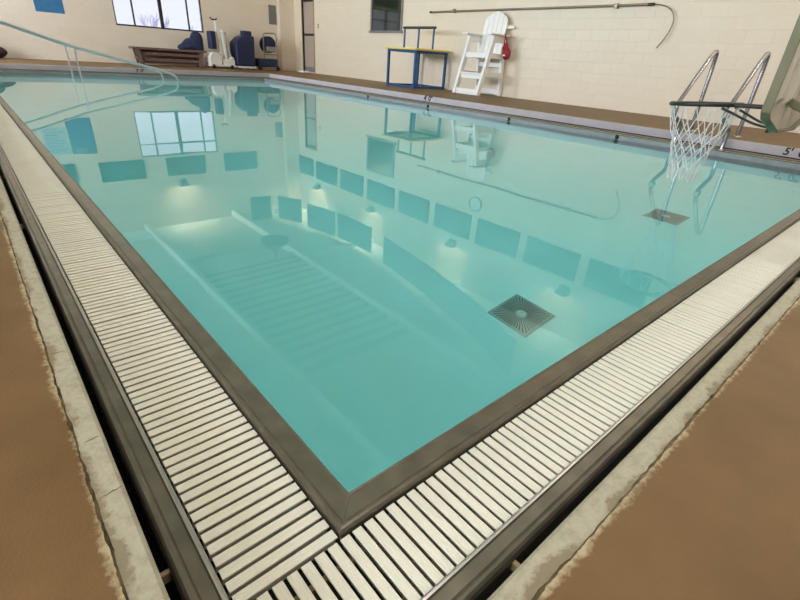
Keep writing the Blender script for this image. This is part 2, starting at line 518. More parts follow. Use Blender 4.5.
wall('wall_left', pierced(1, YN-T, YF, ZD-.1, ZC+.3, [(a, b, 1.7, 3.9) for a, b in LW], XL-T, XL), M['wall_y'])
wall('wall_near', [((XL, YN-T, ZD-.1), (XR, YN, ZC+.3))], M['wall_x'])
struct(MB().box((9.37, 17.76, ZD), (XR, YF, ZC)).build('trim_1', M['wall_x']))
MB_c = MB().box((XL-T, YN-T, ZC), (XR+T, YF+T, ZC+.15)); struct(MB_c.build('ceiling', M['ceil']))
# roof beams
bn = [2]
def roof_beam(p, q, w=.13, h=.24):
    o = struct(MB().beam(p, q, w, h).build('trim_%d' % bn[0], M['beam'], bevel=.008)); bn[0] += 1
for x in (3.5, 6.87): roof_beam((x, YN, ZC-.13), (x, YF, ZC-.13))
for y in (16.95, 12.43, 7.9, 3.4): 
    roof_beam((6.97, y, ZC-.09), (XR, y, ZC-.09), .12, .18); roof_beam((XL, y, ZC-.09), (3.4, y, ZC-.09), .12, .18)
for y in (14.1, 12.9): roof_beam((3.6, y, ZC-.08), (6.77, y, ZC-.08), .1, .16)
roof_beam((6.75, 12.34, ZC-.03), (4.74, 6.68, ZC-.03), .06, .06)
roof_beam((4.5, 12.86, ZC-.03), (3.83, 8.77, ZC-.03), .09, .06)
# corrugated roof deck between the two long beams
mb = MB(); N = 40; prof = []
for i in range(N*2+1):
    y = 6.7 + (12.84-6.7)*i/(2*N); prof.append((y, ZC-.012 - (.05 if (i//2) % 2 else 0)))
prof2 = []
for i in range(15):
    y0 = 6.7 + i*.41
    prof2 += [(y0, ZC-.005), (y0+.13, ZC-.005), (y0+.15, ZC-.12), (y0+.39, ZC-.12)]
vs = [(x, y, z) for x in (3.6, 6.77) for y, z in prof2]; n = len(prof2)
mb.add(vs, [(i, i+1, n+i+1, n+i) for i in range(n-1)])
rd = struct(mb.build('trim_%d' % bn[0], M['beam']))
M['groove_shade'] = mat('roof_groove_shade', srgb(92, 98, 96), .6)  # dark grey for the recessed grooves: their shade put into the colour
rd.data.materials.append(M['groove_shade'])
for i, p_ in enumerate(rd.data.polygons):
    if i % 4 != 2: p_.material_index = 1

# ------------------------------------------------------------------ pool basin and water
def basin():
    mb = MB()
    zb0, zb1 = ZW-1.42, ZW-1.05
    e = .0
    A = [(0, 0), (PW, 0), (PW, PL), (0, PL)]
    zb = [zb0, zb0, zb1, zb1]
    zt = -.07
    vs = [(x, y, zt) for x, y in A] + [(x, y, z) for (x, y), z in zip(A, zb)]
    mb.add(vs, [(4, 5, 6, 7), (0, 1, 5, 4), (1, 2, 6, 5), (2, 3, 7, 6), (3, 0, 4, 7)])
    return mb.build('pool_basin', M['basin'])
struct(basin())
# water body, reaching just into the basin's walls and floor
e = .004
mb = MB()
A = [(-e, -e), (PW+e, -e), (PW+e, PL+e), (-e, PL+e)]
zb = [ZW-1.43, ZW-1.43, ZW-1.06, ZW-1.06]
vs = [(x, y, ZW) for x, y in A] + [(x, y, z) for (x, y), z in zip(A, zb)]
mb.add(vs, [(0, 1, 2, 3), (7, 6, 5, 4), (0, 4, 5, 1), (1, 5, 6, 2), (2, 6, 7, 3), (3, 7, 4, 0)])
w = mb.build('pool_water', M['water']); tag(w, 'still clear aqua water filling the pool', 'water', kind='stuff')

# floor drains
def zfloor(y): return ZW-1.42 + (1.42-1.05)*y/PL
def drain(x, y):
    z = zfloor(y)
    t = thing('pool_drain', (x, y, z), 'square grey floor drain with radial slots, nearer the near corner of the pool', 'drain', 'floor drains in the pool')
    h = .165
    mb = MB(); mb.box((x-h, y-h, z-.002), (x+h, y+h, z+.010)); mb.build('frame', M['drain'], t, .003)
    mb = MB(); K = 48
    for k in range(K):
        a = 2*PI*(k+.5)/K; r0 = .045; r1 = min((h-.02)/max(abs(math.cos(a)), abs(math.sin(a))), .21)
        d = Vector((math.cos(a), math.sin(a), 0)); n_ = Vector((-d.y, d.x, 0)); c = Vector((x, y, z+.0112))
        vs = [c + d*r0 + n_*.0016, c + d*r0 - n_*.0016, c + d*r1 - n_*.005, c + d*r1 + n_*.005]
        mb.add(vs, [(0, 1, 2, 3)])
    mb.build('slots', M['drain_dark'], t)
    mb = MB(); mb.lathe([(.034, 0), (.034, .006), (.026, .010), (.012, .010), (.010, .006), (.001, .006)], (x, y, z+.010)); mb.build('hub', M['drain_cap'], t)
    return t
d1 = drain(2.13, .94)
d2 = copy_tree(d1); d2.location = (4.57, 1.01, zfloor(1.01)); d2['label'] = 'square floor drain seen farther out in the pool, under the net and ladder reflection'

# ------------------------------------------------------------------ gutter grates
PITCH, SW = .0284, .0208
ZS = -.017
def slat_mb(c, ax, L, w, full=True):
    """one T-shaped slat centred at c = (x, y), its length along ax (0 or 1)"""
    mb = MB(); z = ZS; h = w/2; st = .003
    if full:
        g = w/7
        pr = [(-st, z-.03), (-st, z-.006), (-h, z-.004), (-h, z-.001), (-h+.001, z), (-g*2, z), (-g*1.6, z-.0005), (-g*1.2, z), (-g*.3, z), (0, z-.0005), (g*.3, z), (g*1.2, z), (g*1.6, z-.0005), (g*2, z), (h-.001, z), (h, z-.001), (h, z-.004), (st, z-.006), (st, z-.03)]
    else:
        pr = [(-st, z-.03), (-st, z-.006), (-h, z-.004), (-h, z), (h, z), (h, z-.004), (st, z-.006), (st, z-.03)]
    n = len(pr); vs = []
    for s in (-L/2, L/2):
        for p, q in pr:
            vs.append((c[0]+s, c[1]+p, q) if ax == 0 else (c[0]+p, c[1]+s, q))
    mb.add(vs, [(i, i+1, n+i+1, n+i) for i in range(n-1)] + [tuple(range(n)), tuple(range(2*n-1, n-1, -1)), (0, n, 2*n-1, n-1)])
    return mb
def grate(name, base, label, ax, start, end, fixed, n_ind, L=.2):
    """ax: axis the slats lie along; they repeat along the other axis"""
    t = thing(name, base, label, 'grate', 'gutter grates round the pool')
    first = None; k = 0; rest = MB(); u = start; sgn = 1 if end > start else -1
    rnd = random.Random(len(label))
    while (u - end)*sgn < 0:
        c = (fixed, u) if ax == 0 else (u, fixed)
        if k < n_ind:
            if first is None:
                o0 = slat_mb((0, 0), ax, L, SW).build('slat', M['slat']); first = o0
                o = o0
            else:
                o = first.copy(); COL.objects.link(o)
            o.parent = t; o.location = (c[0]-base[0], c[1]-base[1], rnd.uniform(-.0008, .0008) - base[2])
            o.rotation_euler.z = rnd.uniform(-.004, .004)
        else:
            m = slat_mb(c, ax, L, SW, False); rest.add(m.v, m.f)
        u += sgn*PITCH; k += 1
    if rest.v:
        r = rest.build('distant_slats', M['slat'], t); r['kind'] = 'stuff'
    # two bearers under the slats
    for q in (-.06, .06):
        mb = MB()
        if ax == 0: mb.box((fixed+q-.006, min(start, end), -.06), (fixed+q+.006, max(start, end), -.048))
        else: mb.box((min(start, end), fixed+q-.006, -.06), (max(start, end), fixed+q+.006, -.048))
        mb.build('bearer', M['beige'], t)
    return t
mid, mid2 = .1685, .1565
grate('gutter_grate', (-mid, 0, -.115), 'ivory slatted gutter grate along the left edge of the pool', 0, -.050, PL+.06, -mid, 100)
grate('gutter_grate', (0, -mid2, -.115), 'ivory slatted gutter grate along the right-hand near edge, meeting the corner', 1, -.256, PW+.26, -mid2, 100, .176)
grate('gutter_grate', (PW+mid, 7, -.115), 'ivory gutter grate under the curb with the depth marks and ladder', 0, -.05, PL+.06, PW+mid, 0)
grate('gutter_grate', (3, PL+mid2, -.115), 'ivory gutter grate along the far end of the pool', 1, -.25, PW+.26, PL+mid2, 0, .176)

# black lane anchors on the far right coping
a0 = None
for i, (y, lab) in enumerate([(9.0, 'small black lane anchor on the coping, below the blue and yellow stand'), (6.92, 'small black lane anchor on the coping, below the 4 foot mark'),
                              (4.81, 'small black lane anchor on the coping, right of the lifeguard chair'), (2.78, 'small black lane anchor on the coping, left of the net')]):
    if a0 is None:
        t = thing('lane_anchor', (PW, y, -.03), lab, 'lane anchor', 'lane anchors on the coping')
        R = Matrix.Rotation(-PI/2, 3, 'Y')
        MB().lathe([(.03, 0), (.03, .01), (.02, .014), (.018, .022), (.001, .024)], (PW-.0005, y, -.03), 20, R).build('cup', M['black'], t)
        MB().tube([(PW-.022, y-.012, -.03), (PW-.034, y-.008, -.03), (PW-.034, y+.008, -.03), (PW-.022, y+.012, -.03)], .004, 8).build('eye', M['chrome'], t)
        a0 = t
    else:
        t = copy_tree(a0); t.location = (PW, y, -.03); t['label'] = lab

# depth marks painted on the curb face
def text(body, size, loc, rot, name, mt, parent, ext=.001, shear=0.):
    cu = D.curves.new(name, 'FONT'); cu.body = body; cu.size = size; cu.extrude = ext; cu.align_x = 'CENTER'; cu.align_y = 'CENTER'; cu.shear = shear
    cu.offset = size*.03
    o = D.objects.new(name, cu); COL.objects.link(o); o.location = loc; o.rotation_euler = rot
    bpy.context.view_layer.update()
    me = D.meshes.new_from_object(o.evaluated_get(bpy.context.evaluated_depsgraph_get()))
    me.materials.clear(); me.materials.append(mt)
    D.objects.remove(o); D.curves.remove(cu)
    q = D.objects.new(name, me); COL.objects.link(q); q.rotation_euler = rot
    q.parent = parent; q.location = Vector(loc) - world_loc(parent)
    return q
FX = PW+LIP
text('4\' 0"', .15, (FX-.001, 7.3, .080), (PI/2, 0, -PI/2), 'depth_mark', M['ink'], CURB)
text('5\'  0"', .125, (FX-.001, .655, .078), (PI/2, 0, -PI/2), 'depth_mark', M['ink'], CURB, shear=.15)
text('3\' 0"', .115, (3.45, PL+LIP-.001, .075), (PI/2, 0, 0), 'depth_mark', M['ink'], CURB)

# ------------------------------------------------------------------ far wall: window, panels, posters
def window(n, ax, u0, u1, z0, z1, c, bars, trans, inward, sill=True):
    """c = wall face coordinate; inward = -1/+1 direction into the room along the wall's normal"""
    mb = MB(); t = .045
    def bar(a, b, p, q, d0=.0, d1=.06):
        lo, hi = sorted((c - inward*d1, c - inward*d0))
        if ax == 0: mb.box((a, lo, p), (b, hi, q))
        else: mb.box((lo, a, p), (hi, b, q))
    bar(u0, u1, z0, z0+t); bar(u0, u1, z1-t, z1); bar(u0, u0+t*.7, z0, z1); bar(u1-t*.7, u1, z0, z1)
    for u, w in bars: bar(u-w/2, u+w/2, z0, z1)
    for z in trans: bar(u0, u1, z-.018, z+.018)
    f = struct(mb.build('window_%d' % n, M['frame_dark']))
    mb = MB(); pc = c - inward*.035
    if ax == 0: mb.box((u0, pc-.003, z0), (u1, pc+.003, z1))
    else: mb.box((pc-.003, u0, z0), (pc+.003, u1, z1))
    mb.build('window_pane', M['pane'], f)
    return f
window(1, 0, WX0, WX1, WZ0, WZ1, YF, [(4.36, .04), (5.2, .10), (6.06, .04)], [2.29], -1)
for i, (a, b) in enumerate(LW):
    window(3+i, 1, a, b, 1.7, 3.9, XL, [(a+(b-a)*k/4, .05) for k in (1, 2, 3)], [3.2], 1)

def wall_panel(name, ax, u0, u1, z0, z1, face, label, group, mt=M['panel'], th=.05, cat='wall panel', bev=.008):
    c = ((u0+u1)/2, face, z0) if ax == 0 else (face, (u0+u1)/2, z0)
    mb = MB()
    if ax == 0: mb.box((u0, face-th, z0), (u1, face-.003, z1))
    else: mb.box((face-th, u0, z0), (face-.003, u1, z1))
    return tag(mb.build(name, mt, bevel=bev, loc=c), label, cat, group)
G1 = 'blue panels high on the far wall'
for (a, b, lab) in ((.32, 1.74, 'blue wall panel high above the pale poster, leftmost on the far wall'), (2.43, 3.83, 'blue wall panel just left of the far window top'),
                    (4.57, 5.96, 'blue wall panel directly above the far window'), (6.73, 8.1, 'blue wall panel right of the far window, towards the corner')):
    wall_panel('wall_mounted_panel', 0, a, b, 2.79, 3.47, YF, lab, G1)
G2 = 'blue panels in a row high on the right wall'
ORD = ['first', 'second', 'third', 'fourth', 'fifth', 'sixth', 'seventh', 'eighth', 'ninth']
for k, (a, b) in enumerate([(16.6, 17.72), (14.82, 16.35), (13.1, 14.58), (11.3, 12.82), (9.57, 11.04), (7.78, 9.28), (6.05, 7.52), (4.26, 5.79), (2.55, 4.0)]):
    wall_panel('wall_mounted_panel', 1, a, b, 3.0, 3.74, XR, 'blue panel high on the right wall, %s from the far corner' % ORD[k], G2)

# posters
tp = thing('mounted_poster', (2.15, YF, 1.37), 'blue poster on the far wall, left of the window', 'poster')
MB().box((1.80, YF-.008, 1.37), (2.50, YF, 2.48)).build('sheet', M['poster'], tp)
mb = MB(); rnd = random.Random(5)
for k in range(5): mb.box((1.9, YF-.0095, 2.30+k*.035), (2.4-rnd.uniform(0, .2), YF-.008, 2.312+k*.035))
mb.build('print_lines', M['poster2'], tp)
tp = thing('mounted_poster', (1.45, YF, 1.64), 'pale poster with lines of print, hung left beside the blue poster', 'poster')
MB().box((1.12, YF-.008, 1.64), (1.77, YF, 2.47)).build('sheet', M['poster2'], tp)
mb = MB()
for k in range(14): mb.box((1.18, YF-.0095, 1.70+k*.052), (1.71-rnd.uniform(0, .22), YF-.008, 1.718+k*.052))
mb.build('print_lines', M['poster'], tp)
# vent panel
tv = thing('vent_cover', (9.2, YF, 1.68), 'grey rectangular vent cover on the far wall above the hose cart', 'vent')
MB().box((9.04, YF-.02, 1.68), (9.34, YF, 2.3)).build('plate', M['grey'], tv, .004)
mb = MB()
for k in range(12): mb.box((9.07, YF-.028, 1.73+k*.045), (9.31, YF-.02, 1.745+k*.045))
mb.build('louvre', M['grey'], tv)

# ------------------------------------------------------------------ wall sconces (uplights)
def sconce(pos, nrm, label, power):
    """wedge-shaped housing on a wall; pos at its wall point, nrm into the room"""
    x, y, z = pos; nx, ny = nrm; t = thing('wall_sconce', (x, y, z), label, 'wall lamp', 'uplight sconces on the walls')
    px, py = -ny, nx
    def P(a, b, c): return (x + px*a + nx*b, y + py*a + ny*b, z + c)
    w, d, h = .17, .24, .2
    mb = MB()
    vs = [P(-w*.7, 0, -h), P(w*.7, 0, -h), P(w, 0, 0), P(-w, 0, 0), P(-w*.6, d*.45, -h*.85), P(w*.6, d*.45, -h*.85), P(w, d, 0), P(-w, d, 0), ]
    mb.add(vs, [(0, 1, 2, 3), (4, 7, 6, 5), (0, 4, 5, 1), (0, 3, 7, 4), (1, 5, 6, 2), (3, 2, 6, 7)])
    mb.build('housing', M['lampbody'], t, .006)
    mb = MB(); mb.add([P(-w, 0, 0), P(w, 0, 0), P(w, d, 0), P(-w, d, 0), P(-w, 0, .012), P(w, 0, .012), P(w, d, .012), P(-w, d, .012)], [(0, 3, 7, 4), (1, 5, 6, 2), (2, 6, 7, 3), (0, 4, 5, 1)])
    mb.build('lip', M['lampbody'], t)
    L = D.lights.new('lamp_light', 'AREA'); L.shape = 'RECTANGLE'; L.size = .26; L.size_y = .16; L.energy = power; L.color = (1, .88, .66)
    lo = D.objects.new('lamp_light', L); COL.objects.link(lo); lo.parent = t
    lo.location = (nx*.11, ny*.11, .006); lo.rotation_euler = (PI, 0, math.atan2(ny, nx) + PI/2)
    return t
SP = 64
for y, lab in ((16.2, 'grey uplight sconce on the right wall nearest the far corner'), (12.5, 'grey uplight sconce on the right wall above the dark framed window'),
               (8.4, 'grey uplight sconce on the right wall above the round clock'), (4.45, 'grey uplight sconce on the right wall above the pole hook'), (.4, 'grey uplight sconce on the right wall behind the ladder')):
    sconce((XR, y, 4.12), (-1, 0), lab, SP)
sconce((5.05, YF, 3.82), (0, -1), 'grey uplight sconce on the far wall above the window', SP)
sconce((.6, YF, 3.82), (0, -1), 'grey uplight sconce on the far wall above the pale poster', SP)
for y, o_ in ((1.8, 'nearest the near wall'), (7.5, 'in the middle of that wall'), (12.4, 'towards the far wall')):
    sconce((XL, y, 4.12), (1, 0), 'grey uplight sconce on the left wall ' + o_, SP*.8)

# hanging banners in an arc below the ceiling
BN = [((7.12, 16.75), (7.9, 16.55)), ((8.13, 16.35), (8.68, 15.48)), ((8.68, 15.0), (8.97, 13.5)), ((9.02, 13.38), (9.05, 11.35)), ((8.88, 10.45), (8.46, 8.04)), ((8.44, 7.98), (7.94, 5.8)), ((7.92, 5.74), (7.2, 3.9))]
BL = ['first of the arc, by the far wall', 'second of the arc, at the far right corner', 'third of the arc from the far wall', 'fourth of the arc from the far wall', 'fifth and longest of the arc', 'sixth of the arc from the far wall', 'last of the arc, nearest the viewer']
for (p, q), lab in zip(BN, BL):
    p, q = Vector((*p, 0)), Vector((*q, 0)); c = (p+q)/2; d = (q-p).normalized()
    t = thing('ceiling_banner', (c.x, c.y, 4.27), 'blue banner hung below the ceiling beams, ' + lab, 'banner', 'blue banners hung in an arc')
    mb = MB(); nn = Vector((-d.y, d.x, 0)); K = 8; vs = []
    for i in range(K+1):
        b = p + (q-p)*i/K + nn*.012*math.sin(i*1.7)
        for s in (-.012, .012):
            for z in (4.27 + .012*math.sin(i*2.1), 5.2): vs.append((b.x+nn.x*s, b.y+nn.y*s, z))
    fs = []
    for i in range(K):
        a = 4*i; e2 = a+4
        fs += [(a, a+1, e2+1, e2), (a+2, e2+2, e2+3, a+3), (a, e2, e2+2, a+2), (a+1, a+3, e2+3, e2+1)]
    fs += [(0, 2, 3, 1), (4*K, 4*K+1, 4*K+3, 4*K+2)]
    mb.add(vs, fs); mb.build('sheet', M['banner'], t)
    MB().cyl((p.x, p.y, 5.21), (q.x, q.y, 5.21), .018, n=10).build('hanging_rod', M['black'], t)
    for s in (.15, .85):
        b = p + (q-p)*s; MB().cyl((b.x, b.y, 5.22), (b.x, b.y, ZC), .006, n=6).build('hanger', M['black'], t)

# dark dome lamp on a stem
t = thing('pendant_lamp', (6.1, 12.9, ZC), 'dark dome lamp hanging on a stem from the ceiling near the long beam', 'ceiling lamp')
t.location = (6.1, 12.75, ZC)
cx, cy = 6.1, 12.75
MB().cyl((cx, cy, ZC), (cx, cy, 4.86), .03, n=12).build('stem', M['rubber'], t)
MB().lathe([(.10, .34), (.14, .24), (.30, .16), (.43, .04), (.46, -.04), (.44, -.04), (.28, .12), (.1, .2), (.001, .2)], (cx, cy, 4.62), 28).build('shade', M['rubber'], t)
MB().lathe([(.07, 0), (.09, .05), (.06, .05), (.001, .05)], (cx, cy, ZC-.05), 16).build('canopy', M['rubber'], t)

# ------------------------------------------------------------------ right wall: door, switch, window, clock, pole
df = struct(MB().box((XR-.012, DY0-.05, ZD), (XR+.1, DY0, DZ1+.05)).box((XR-.012, DY1, ZD), (XR+.1, DY1+.05, DZ1+.05)).box((XR-.012, DY0, DZ1), (XR+.1, DY1, DZ1+.05)).build('trim_door', M['beige']))
df.name = 'trim_%d' % (bn[0]+1)
dr = struct(MB().box((XR+.06, DY0, ZD+.01), (XR+.11, DY1, DZ1)).build('door_1', M['door']))
MB().box((XR+.02, DY0+.08, 1.38), (XR+.06, DY1-.02, 1.45)).build('push_bar', M['black'], dr, .01)
MB().box((XR+.03, DY0+.05, DZ1-.12), (XR+.06, DY1-.05, DZ1-.04)).build('door_closer', M['black'], dr, .006)
MB().box((XR+.045, DY0+.02, ZD+.01), (XR+.06, DY1-.02, ZD+.2)).build('kick_plate', M['grey'], dr)
ts = thing('light_switch', (XR, 16.05, 1.66), 'small tan wall switch on the right wall beside the door', 'switch')
MB().box((XR-.012, 16.01, 1.62), (XR, 16.09, 1.76)).build('plate', M['beige'], ts, .003)
MB().box((XR-.02, 16.04, 1.675), (XR-.012, 16.06, 1.705)).build('toggle', M['white_plastic'], ts)
tf = thing('folded_towel', (9.7, 16.75, ZD), 'small white folded cloth on the deck in front of the door', 'towel')
mb = MB(); mb.box((9.58, 16.5, ZD), (9.84, 17.0, ZD+.03)); mb.box((9.6, 16.52, ZD+.03), (9.82, 16.9, ZD+.055)); mb.build('cloth', M['white_plastic'], tf, .012)

# observation window with dark glass
f = struct(MB().box((XR-.03, 11.40, 1.56), (XR, 11.47, 2.70)).box((XR-.03, 12.86, 1.56), (XR, 12.93, 2.70)).box((XR-.03, 11.47, 2.64), (XR, 12.86, 2.70)).box((XR-.05, 11.36, 1.50), (XR, 12.97, 1.56)).build('window_2', M['grey']))
MB().box((XR-.012, 11.47, 1.56), (XR-.001, 12.86, 2.64)).build('window_pane', M['board_glass'], f)
tc_ = thing('wall_clock', (XR, 7.71, 2.63), 'round white wall clock with dark rim, high on the right wall', 'clock')
R = Matrix.Rotation(-PI/2, 3, 'Y')
MB().lathe([(.225, 0), (.225, .04), (.205, .05), (.195, .03), (.001, .03)], (XR, 7.71, 2.63), 36, R).build('case', M['black'], tc_)
MB().lathe([(.195, .0305), (.001, .0315)], (XR, 7.71, 2.63), 36, R).build('face', M['clockface'], tc_)
MB().beam((XR-.036, 7.71, 2.63), (XR-.036, 7.65, 2.70), .012, .003, (1, 0, 0)).build('hour_hand', M['ink'], tc_)
MB().beam((XR-.038, 7.71, 2.63), (XR-.038, 7.80, 2.50), .009, .003, (1, 0, 0)).build('minute_hand', M['ink'], tc_)

PX = XR-.06; PZ = 2.03
tpole = thing('wall_mounted_pole', (PX, 7.1, PZ), 'long metal shepherd\'s crook rescue pole mounted on the right wall', 'rescue pole')
MB().cyl((PX, 10.15, PZ-.02), (PX, 4.15, PZ), .022, n=12).build('pole', M['bar_metal'], tpole)
hk = bez((PX, 4.15, PZ), (PX, 3.82, PZ), (PX, 3.68, 1.90), (PX, 3.67, 1.74), 10)[:-1] + bez((PX, 3.67, 1.74), (PX, 3.665, 1.60), (PX, 3.74, 1.46), (PX, 3.84, 1.31), 6)
MB().tube(hk, .011, 10).build('hook', M['bar_metal'], tpole)
for y in (9.3, 4.85):
    MB().box((PX-.03, y-.03, PZ-.05), (XR-.002, y+.03, PZ+.035)).build('bracket', M['bar_metal'], tpole, .004)
MB().cyl((PX, 4.22, PZ), (PX, 4.10, PZ), .025, n=12).build('collar', M['black'], tpole)
MB().cyl((PX, 10.2, PZ-.02), (PX, 10.1, PZ-.02), .026, n=12).build('end_cap', M['black'], tpole)

# ------------------------------------------------------------------ lifeguard chair
t = thing('lifeguard_chair', (9.45, 7.83, ZD), 'tall white slatted lifeguard chair standing against the right wall', 'lifeguard chair')
wp = M['white_plastic']; yl, yr = 8.18, 7.43
for y in (yl, yr):
    MB().beam((9.07, y, ZD), (9.44, y, 1.45), .075, .12, (1, 0, 0)).build('front_leg', wp, t, .008)
    MB().beam((9.925, y, ZD), (9.80, y, 1.45), .075, .10, (1, 0, 0)).build('back_leg', wp, t, .008)
    MB().box((9.20, y-.10, 1.45), (9.92, y+.10, 1.485)).build('armrest', wp, t, .008)
    MB().box((9.42, y-.03, 1.30), (9.80, y+.03, 1.45)).build('arm_apron', wp, t, .006)
    MB().box((9.24, y-.045 if y < 7.8 else y+.0, .56), (9.86, y if y < 7.8 else y+.045, .66)).build('side_rail', wp, t, .006)
    MB().box((9.36, y-.045 if y < 7.8 else y+.0, .96), (9.82, y if y < 7.8 else y+.045, 1.06)).build('seat_rail', wp, t, .006)
MB().box((9.15, yr-.03, .60), (9.36, yl+.03, .635)).build('step', wp, t, .006)
MB().box((9.19, yr, .50), (9.235, yl, .60)).build('step_riser', wp, t, .006)
MB().beam((9.085, yr, .205), (9.085, yl, .205), .04, .13).build('bottom_rung', wp, t, .006)
MB().box((9.86, yr, .16), (9.90, yl, .28)).build('back_rail', wp, t, .006)
MB().box((9.84, yr, .78), (9.875, yl, .88)).build('back_rail', wp, t, .006)
for k in range(5): MB().box((9.32+k*.1, yr-.02, 1.05), (9.41+k*.1, yl+.02, 1.075)).build('seat_slat', wp, t, .005)
MB().box((9.295, yr-.02, .96), (9.325, yl+.02, 1.075)).build('seat_front', wp, t, .006)
for k in range(5):
    u = (k-2)/2; y = 7.77 + (k-2)*.140; top = 1.97 - .10*u*u
    mb = MB(); h = .0655
    zz = [1.00, top - (.02 if abs(u) > .9 else .005)]
    t0 = top - .05*max(0, abs(u)-.3)
    lo = 1.97-.13*((k-2.47)/2)**2; hi = 1.97-.13*((k-1.53)/2)**2
    pr = [(y-h, 1.0), (y+h, 1.0), (y+h, hi), (y, top+.01), (y-h, lo)]
    vs = []
    for (yy, z) in pr:
        x = 9.72 + (z-1.0)*.14; vs += [(x, yy, z), (x+.028, yy, z)]
    n = len(pr)
    mb.add(vs, [tuple(2*i for i in range(n)), tuple(2*i+1 for i in range(n))[::-1]] + [(2*i, 2*i+1, 2*((i+1) % n)+1, 2*((i+1) % n)) for i in range(n)])
    mb.build('back_slat', wp, t, .005)
MB().box((9.845, 7.42, 1.62), (9.885, 8.12, 1.70)).build('back_brace', wp, t, .005)
MB().box((9.80, 7.42, 1.22), (9.84, 8.12, 1.30)).build('back_brace', wp, t, .005)
MB().box((9.86, 7.24, 1.62), (9.90, 7.42, 1.68)).build('hook_peg', wp, t, .005)

t = thing('rescue_bag', (9.72, 7.28, .96), 'dark red hip bag hanging by its strap from the chair\'s right armrest', 'bag')
mb = MB(); mb.blob((9.72, 7.24, 1.09), .06, .115, .13, 18, 12, .08, 3); mb.blob((9.72, 7.29, 1.19), .045, .085, .12, 16, 10, .08, 4); mb.build('pouch', M['red'], t)
MB().tube([(9.70, 7.33, 1.24), (9.69, 7.315, 1.38), (9.69, 7.318, 1.48), (9.70, 7.345, 1.497), (9.72, 7.34, 1.478), (9.74, 7.30, 1.36), (9.74, 7.30, 1.24)], .013, 8).build('strap', M['red'], t)
MB().box((9.655, 7.22, 1.03), (9.668, 7.29, 1.065)).build('patch', M['white_plastic'], t)

# ------------------------------------------------------------------ blue stand with yellow top
t = thing('teaching_stand', (9.2, 9.95, ZD), 'blue tubular stand with a yellow top and raised rail beside the lifeguard chair', 'stand')
bp_ = M['blue_paint']; xa, xb, ya, yb, zt = 8.70, 9.82, 9.33, 10.42, 1.075
for x in (xa, xb):
    for y in (ya, yb): MB().box((x-.03, y-.03, ZD), (x+.03, y+.03, zt-.03)).build('leg', bp_, t, .006)
for z in (ZD+.04, zt-.06):
    for x in (xa, xb): MB().box((x-.025, ya+.03, z-.025), (x+.025, yb-.03, z+.025)).build('side_rail' if z < .5 else 'top_rail', bp_, t, .006)
    for y in (ya, yb): MB().box((xa+.03, y-.025, z-.025), (xb-.03, y+.025, z+.025)).build('side_rail' if z < .5 else 'top_rail', bp_, t, .006)
MB().box((xa-.09, ya-.09, zt-.03), (xb+.06, yb+.09, zt+.015)).build('top', M['yellow'], t, .012)
for y in (9.30, 9.87, 10.44): MB().cyl((9.25, y, zt+.012), (9.25, y, 1.585), .026, n=12).build('post', bp_, t)
MB().cyl((9.25, 9.24, 1.585), (9.25, 10.49, 1.585), .032, n=12).build('hand_rail', M['rubber'], t)

# ------------------------------------------------------------------ ladder grab rails
t = thing('pool_ladder_rail', (7.62, 2.03, ZD), 'polished steel ladder rail, the left one of the pair behind the net', 'ladder rail', 'ladder rails at the pool edge')
y = 2.03
path = round_path([(7.62, y, ZD+.01), (7.64, y, 1.02), (7.62, y, 1.20), (7.44, y, 1.10), (6.80, y, .52), (6.76, y, .38), (7.0, y, .30), (7.12, y, .26), (7.14, y, .12), (7.12, y, ZS)], .11)
MB().tube(path, .027, 14).build('tube', M['chrome'], t)
MB().lathe([(.06, 0), (.058, .012), (.03, .03), (.0225, .03)], (7.62, y, ZD), 20).build('flange', M['chrome'], t)
MB().lathe([(.045, 0), (.043, .012), (.028, .02), (.0225, .02)], (7.125, y, ZS), 20).build('lower_flange', M['chrome'], t)
MB().box((6.74, y-.035, .40), (6.83, y+.035, .46)).build('clamp', M['greymetal'], t, .01)
t2 = copy_tree(t); t2.location = (7.68, 1.44, ZD); t2['label'] = 'polished steel ladder rail, the right one of the pair beside the backboard'

# ------------------------------------------------------------------ entry hand rails (far left)
t = thing('entry_hand_rail', (1.75, 14.15, 0), 'slim steel hand rail sloping into the water, the farther of the two', 'hand rail', 'hand rails at the far left entry')
y = 14.15
path = round_path([(-1.35, y, ZD+.0), (-1.35, y, 1.20), (-.6, y, 1.22), (.62, y, .97), (1.76, y, .60), (3.55, y, .18), (3.80, y, .08), (3.84, y, -.1), (3.84, y, -.95)], .16)
MB().tube(path, .024, 12).build('tube', M['rail_metal'], t)
MB().cyl((1.75, y, .60), (1.75, y, -.95), .02, n=12).build('post', M['rail_metal'], t)
MB().lathe([(.06, 0), (.058, .012), (.03, .03), (.0245, .03)], (-1.35, y, ZD), 20).build('flange', M['rail_metal'], t)
t2 = copy_tree(t); t2.location = (1.70, 12.75, 0); t2['label'] = 'slim steel hand rail sloping into the water, the nearer of the two'

